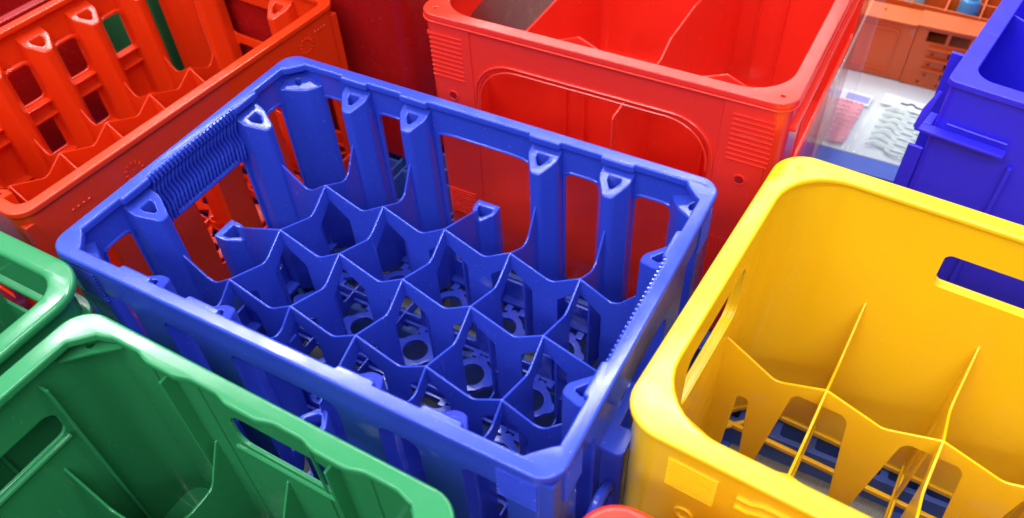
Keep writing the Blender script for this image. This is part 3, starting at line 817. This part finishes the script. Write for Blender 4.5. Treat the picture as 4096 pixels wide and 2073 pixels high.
# ------------------------------------------------------------ packs on the shelf
def pack(name, label, x, y, w, h, rz, mat, style):
    t = thing(name, label, 'pack', (x, y, 0), rz, 'packs on the white shelf')
    obj('header_card', xf(box(-w/2, 0, 0, w/2, .024, .0010, .0003), Matrix.Translation((0, h/2, .003))), 'card', t)
    if style == 0:
        obj('printed_label', box(-w/2+.022, h/2+.004, .0042, w/2-.002, h/2+.018, .0045, .0001), 'ink', t)
        obj('hang_slot', box(-w/2+.004, h/2+.013, .0042, -w/2+.013, h/2+.017, .0045, .0001), 'black', t)
        n = 9
        for k in range(n):
            yy = h/2-.006-k*(h-.008)/n
            path = [(-w/2+.003+(w-.008)*i/10, yy+.0013*math.sin(i*1.3+k), .0035+.0010*math.sin(i*.9)) for i in range(11)]
            obj('clip', tube(path, .0042, 7), mat, t)
            b2 = [box(-w/2+.006+i*(w-.016)/6, yy-.0012, .0066, -w/2+.0105+i*(w-.016)/6, yy+.0012, .0092, .0006) for i in range(7)]
            obj('clip_teeth', join(*b2), mat, t)
    else:
        pth = [(-.011, h/2+.010, .0046), (-.003, h/2+.010, .0046), (-.001, h/2+.013, .0046), (.002, h/2+.014, .0046), (.005, h/2+.013, .0046), (.007, h/2+.010, .0046), (.015, h/2+.010, .0046)]
        obj('hang_slot', tube(pth, .0011, 6), 'black', t)
        bt = [box(-w/2+.005+i*.0052, h/2+.017, .0041, -w/2+.009+i*.0052, h/2+.0180, .0043, 0) for i in range(5)]
        n = 7
        for b_ in bt: b_.free()
        for k in range(n):
            yy = h/2-.012-k*(h-.016)/n
            path = [(-w/2+.010+.030*i/9, yy+.0065*math.sin(PI*i/9), .004+.0012*math.sin(k+i)) for i in range(10)]
            obj('hook', tube(path, [.0018+.0020*math.sin(PI*i/9) for i in range(10)], 7), mat, t)
            path = [(w/2-.020+.012*math.cos(a_), yy+.0045*math.sin(a_), .0038) for a_ in [PI*i/5 for i in range(11)]]
            obj('hook_eye', tube(path, .0020, 7, False), mat, t)
    bg = bmesh.new(); bmesh.ops.create_grid(bg, x_segments=26, y_segments=34, size=.5)
    for v in bg.verts:
        X, Y = v.co.x, v.co.y
        edge = max(abs(X), abs(Y))*2
        z = .0098*(1-edge**6) + .0016*math.sin(X*31+Y*17)*math.sin(Y*43-X*11) + random.uniform(-.0006, .0006)
        v.co = Vector((X*(w+.006)+.0012*math.sin(Y*20), Y*(h+.006), max(.0004, z+.0015)))
    obj('clear_bag', bg, 'film', t, sharp=60)
pack('hair_clip_pack', 'clear pack of pink plastic clips with a white header card', .232, .568, .052, .095, math.radians(-4), 'pink', 0)
pack('hook_pack', 'clear pack of white plastic hooks with a hang slot header card', .300, .573, .066, .105, math.radians(-6), 'cream', 1)

# ------------------------------------------------------------ orange baskets on the shelf
def basket_a():
    t = thing('storage_basket', 'solid walled orange basket with a framed panel, left of the latticed one', 'basket', (.236, .690, 0), math.radians(0), 'orange baskets on the white shelf')
    obj('basket_wall', box(-.075, 0, .001, .048, .004, .079, .001), 'peach', t)
    fr = vert_x([rrect(-.050, .012, .030, .070, .004, 4), rrect(-.0485, .0135, .0285, .0685, .003, 4)], -.0008, .0022, .0005)
    obj('panel_frame', fr, 'peach', t)
    obj('end_wall', box(-.075, .0045, .001, -.071, .16, .079, .001), 'peach', t)
    obj('rim', horiz([rect(-.078, -.003, .0465, .034), circle(.005, .020, .0026, 12), circle(-.018, .018, .0026, 12)], .080, .083, .0008), 'peach', t)
    obj('back_wall', box(-.070, .0345, .001, .043, .0365, .079, .0005), 'peach', t)
basket_a()
def basket_b():
    t = thing('storage_basket', 'orange basket with a latticed front and small round holes near the blue crate', 'basket', (.345, .690, 0), 0, 'orange baskets on the white shelf')
    holes = []
    for r, z0 in enumerate((.014, .029, .044)):
        for c in range(3): holes.append(rrect(-.018+c*.030, z0, .009+c*.030, z0+.011, .002, 3))
    for z in (.018, .033, .048): holes.append(circle(-.035, z, .0022, 10))
    for c in range(4): holes.append(rrect(-.048+c*.026, .0625, -.025+c*.026, .0785, .001, 2))
    holes.append(circle(-.040, .007, .0026, 10)); holes.append(circle(-.018, .006, .0026, 10))
    obj('lattice_front', vert_x([rect(-.060, .001, .085, .081)]+holes, 0, .003, .0006), 'peach', t)
    for z in (.026, .041, .056): obj('front_ledge', box(-.042, -.007, z, .085, -.002, z+.0022, .0008), 'peach', t)
    obj('rim', box(-.062, -.004, .0815, .088, .034, .085, .001), 'peach', t)
    obj('end_wall', box(-.060, .002, .001, -.057, .034, .0812, .0006), 'peach', t)
    obj('back_wall', box(-.060, .0345, .001, .085, .037, .0812, .0006), 'peach', t)
basket_b()
def tray_back():
    t = thing('divided_basket', 'orange compartment basket at the top edge holding small bottles', 'basket', (.330, .80, 0), math.radians(-3))
    bms = [box(-.15, -.072, .001, .15, .07, .040, .001)]
    obj('basket_body', bms[0], 'peach', t)
    for x in (-.10, -.06, -.02, .02, .06, .10, .14): obj('compartment_wall', box(x-.0012, -.072, .0405, x+.0012, .07, .086, .0005), 'peach', t)
    for y in (-.069, -.035, 0, .035, .07): obj('compartment_wall', box(-.15, y-.0012, .0403, .15, y+.0012, .0858, .0005), 'peach', t)
tray_back()
def bottle(x, y, mat, label):
    t = thing('small_bottle', label, 'bottle', (x, y, .0405), 0, 'bottles in the orange compartment basket')
    prof = [(0, 0), (.009, 0), (.0120, .002), (.0120, .052), (.0105, .058), (.0060, .061), (.0060, .064)]
    b = bmesh.new(); n = 16; rs = []
    for r, z in prof[1:]: rs.append([b.verts.new((r*math.cos(2*PI*k/n), r*math.sin(2*PI*k/n), z)) for k in range(n)])
    for A, B in zip(rs, rs[1:]):
        for k in range(n): b.faces.new((A[k], A[(k+1) % n], B[(k+1) % n], B[k]))
    b.faces.new(rs[0][::-1]); b.faces.new(rs[-1])
    obj('bottle_body', b, mat, t)
    obj('cap', horiz([circle(0, 0, .0075, 14)], .0643, .074, .0008), 'card', t)
bottle(.268, .752, 'bottle', 'pale grey blue bottle in the orange compartment basket')
bottle(.331, .745, 'teal', 'teal blue bottle in the orange compartment basket')

# clear acrylic sheet standing between the wide red crate and the shelf
a = obj('acrylic_sheet', box(.2405, .300, FL, .2430, .60, Z0-.002, .0006), 'acrylic')
tag(a, 'clear acrylic sheet standing beside the wide red crate', 'acrylic sheet')

# room surfaces far beyond the frame are left out; the light comes from ceiling tubes
def area(x, y, z, sx, sy, e, col=(.93, .97, 1), rz=0, tgt=None):
    l = bpy.data.lights.new('ceiling_tube', 'AREA'); l.shape = 'RECTANGLE'; l.size = sx; l.size_y = sy; l.energy = e; l.color = col
    o = bpy.data.objects.new('ceiling_tube', l); COL.objects.link(o); o.location = (x, y, z); o.rotation_euler = (0, 0, rz)
    if tgt:
        o.rotation_euler = (Vector(tgt)-Vector((x, y, z))).to_track_quat('-Z', 'Y').to_euler()
    return o
ANG = math.radians(20)
for k, e in ((-2.6, 50), (-1.6, 40), (-.5, 27), (.62, 50), (1.6, 30), (2.6, 30), (3.8, 28)):
    area(-.55-k*math.sin(ANG), .35+k*math.cos(ANG), 2.05, 3.0, .09, e, rz=ANG)
w = bpy.data.worlds.new('World'); sc.world = w; w.use_nodes = True
nt = w.node_tree; bg = nt.nodes['Background']
tc = nt.nodes.new('ShaderNodeTexCoord'); sp = nt.nodes.new('ShaderNodeSeparateXYZ'); rp = nt.nodes.new('ShaderNodeValToRGB')
nt.links.new(tc.outputs['Generated'], sp.inputs[0]); nt.links.new(sp.outputs['Z'], rp.inputs['Fac'])
rp.color_ramp.elements[0].color = (.30, .32, .36, 1); rp.color_ramp.elements[0].position = .12
rp.color_ramp.elements[1].color = (.93, .97, 1.0, 1); rp.color_ramp.elements[1].position = .62
nt.links.new(rp.outputs['Color'], bg.inputs[0]); bg.inputs[1].default_value = .75

# ------------------------------------------------------------ camera (solved from the crate's rim and divider nodes)
def rodr(r):
    r = Vector(r); th = r.length; return Matrix.Rotation(th, 3, r)
cam = bpy.data.cameras.new('Camera'); co = bpy.data.objects.new('Camera', cam); COL.objects.link(co)
R = rodr((2.3358, .5766, -.2866))
Cx, Cy, Cz = R[0], R[1], R[2]
m = Matrix((( Cx[0], -Cy[0], -Cz[0], .2952), (Cx[1], -Cy[1], -Cz[1], -.3191), (Cx[2], -Cy[2], -Cz[2], .3974+Z0), (0, 0, 0, 1)))
co.matrix_world = m
cam.sensor_width = 36; cam.lens = 2045.26/2576*36
cam.clip_start = .01; cam.clip_end = 50
cam.dof.use_dof = True; cam.dof.focus_distance = .62; cam.dof.aperture_fstop = 6.5
sc.camera = co
sc.view_settings.view_transform = 'Standard'; sc.view_settings.look = 'None'; sc.view_settings.exposure = 0; sc.view_settings.gamma = 1
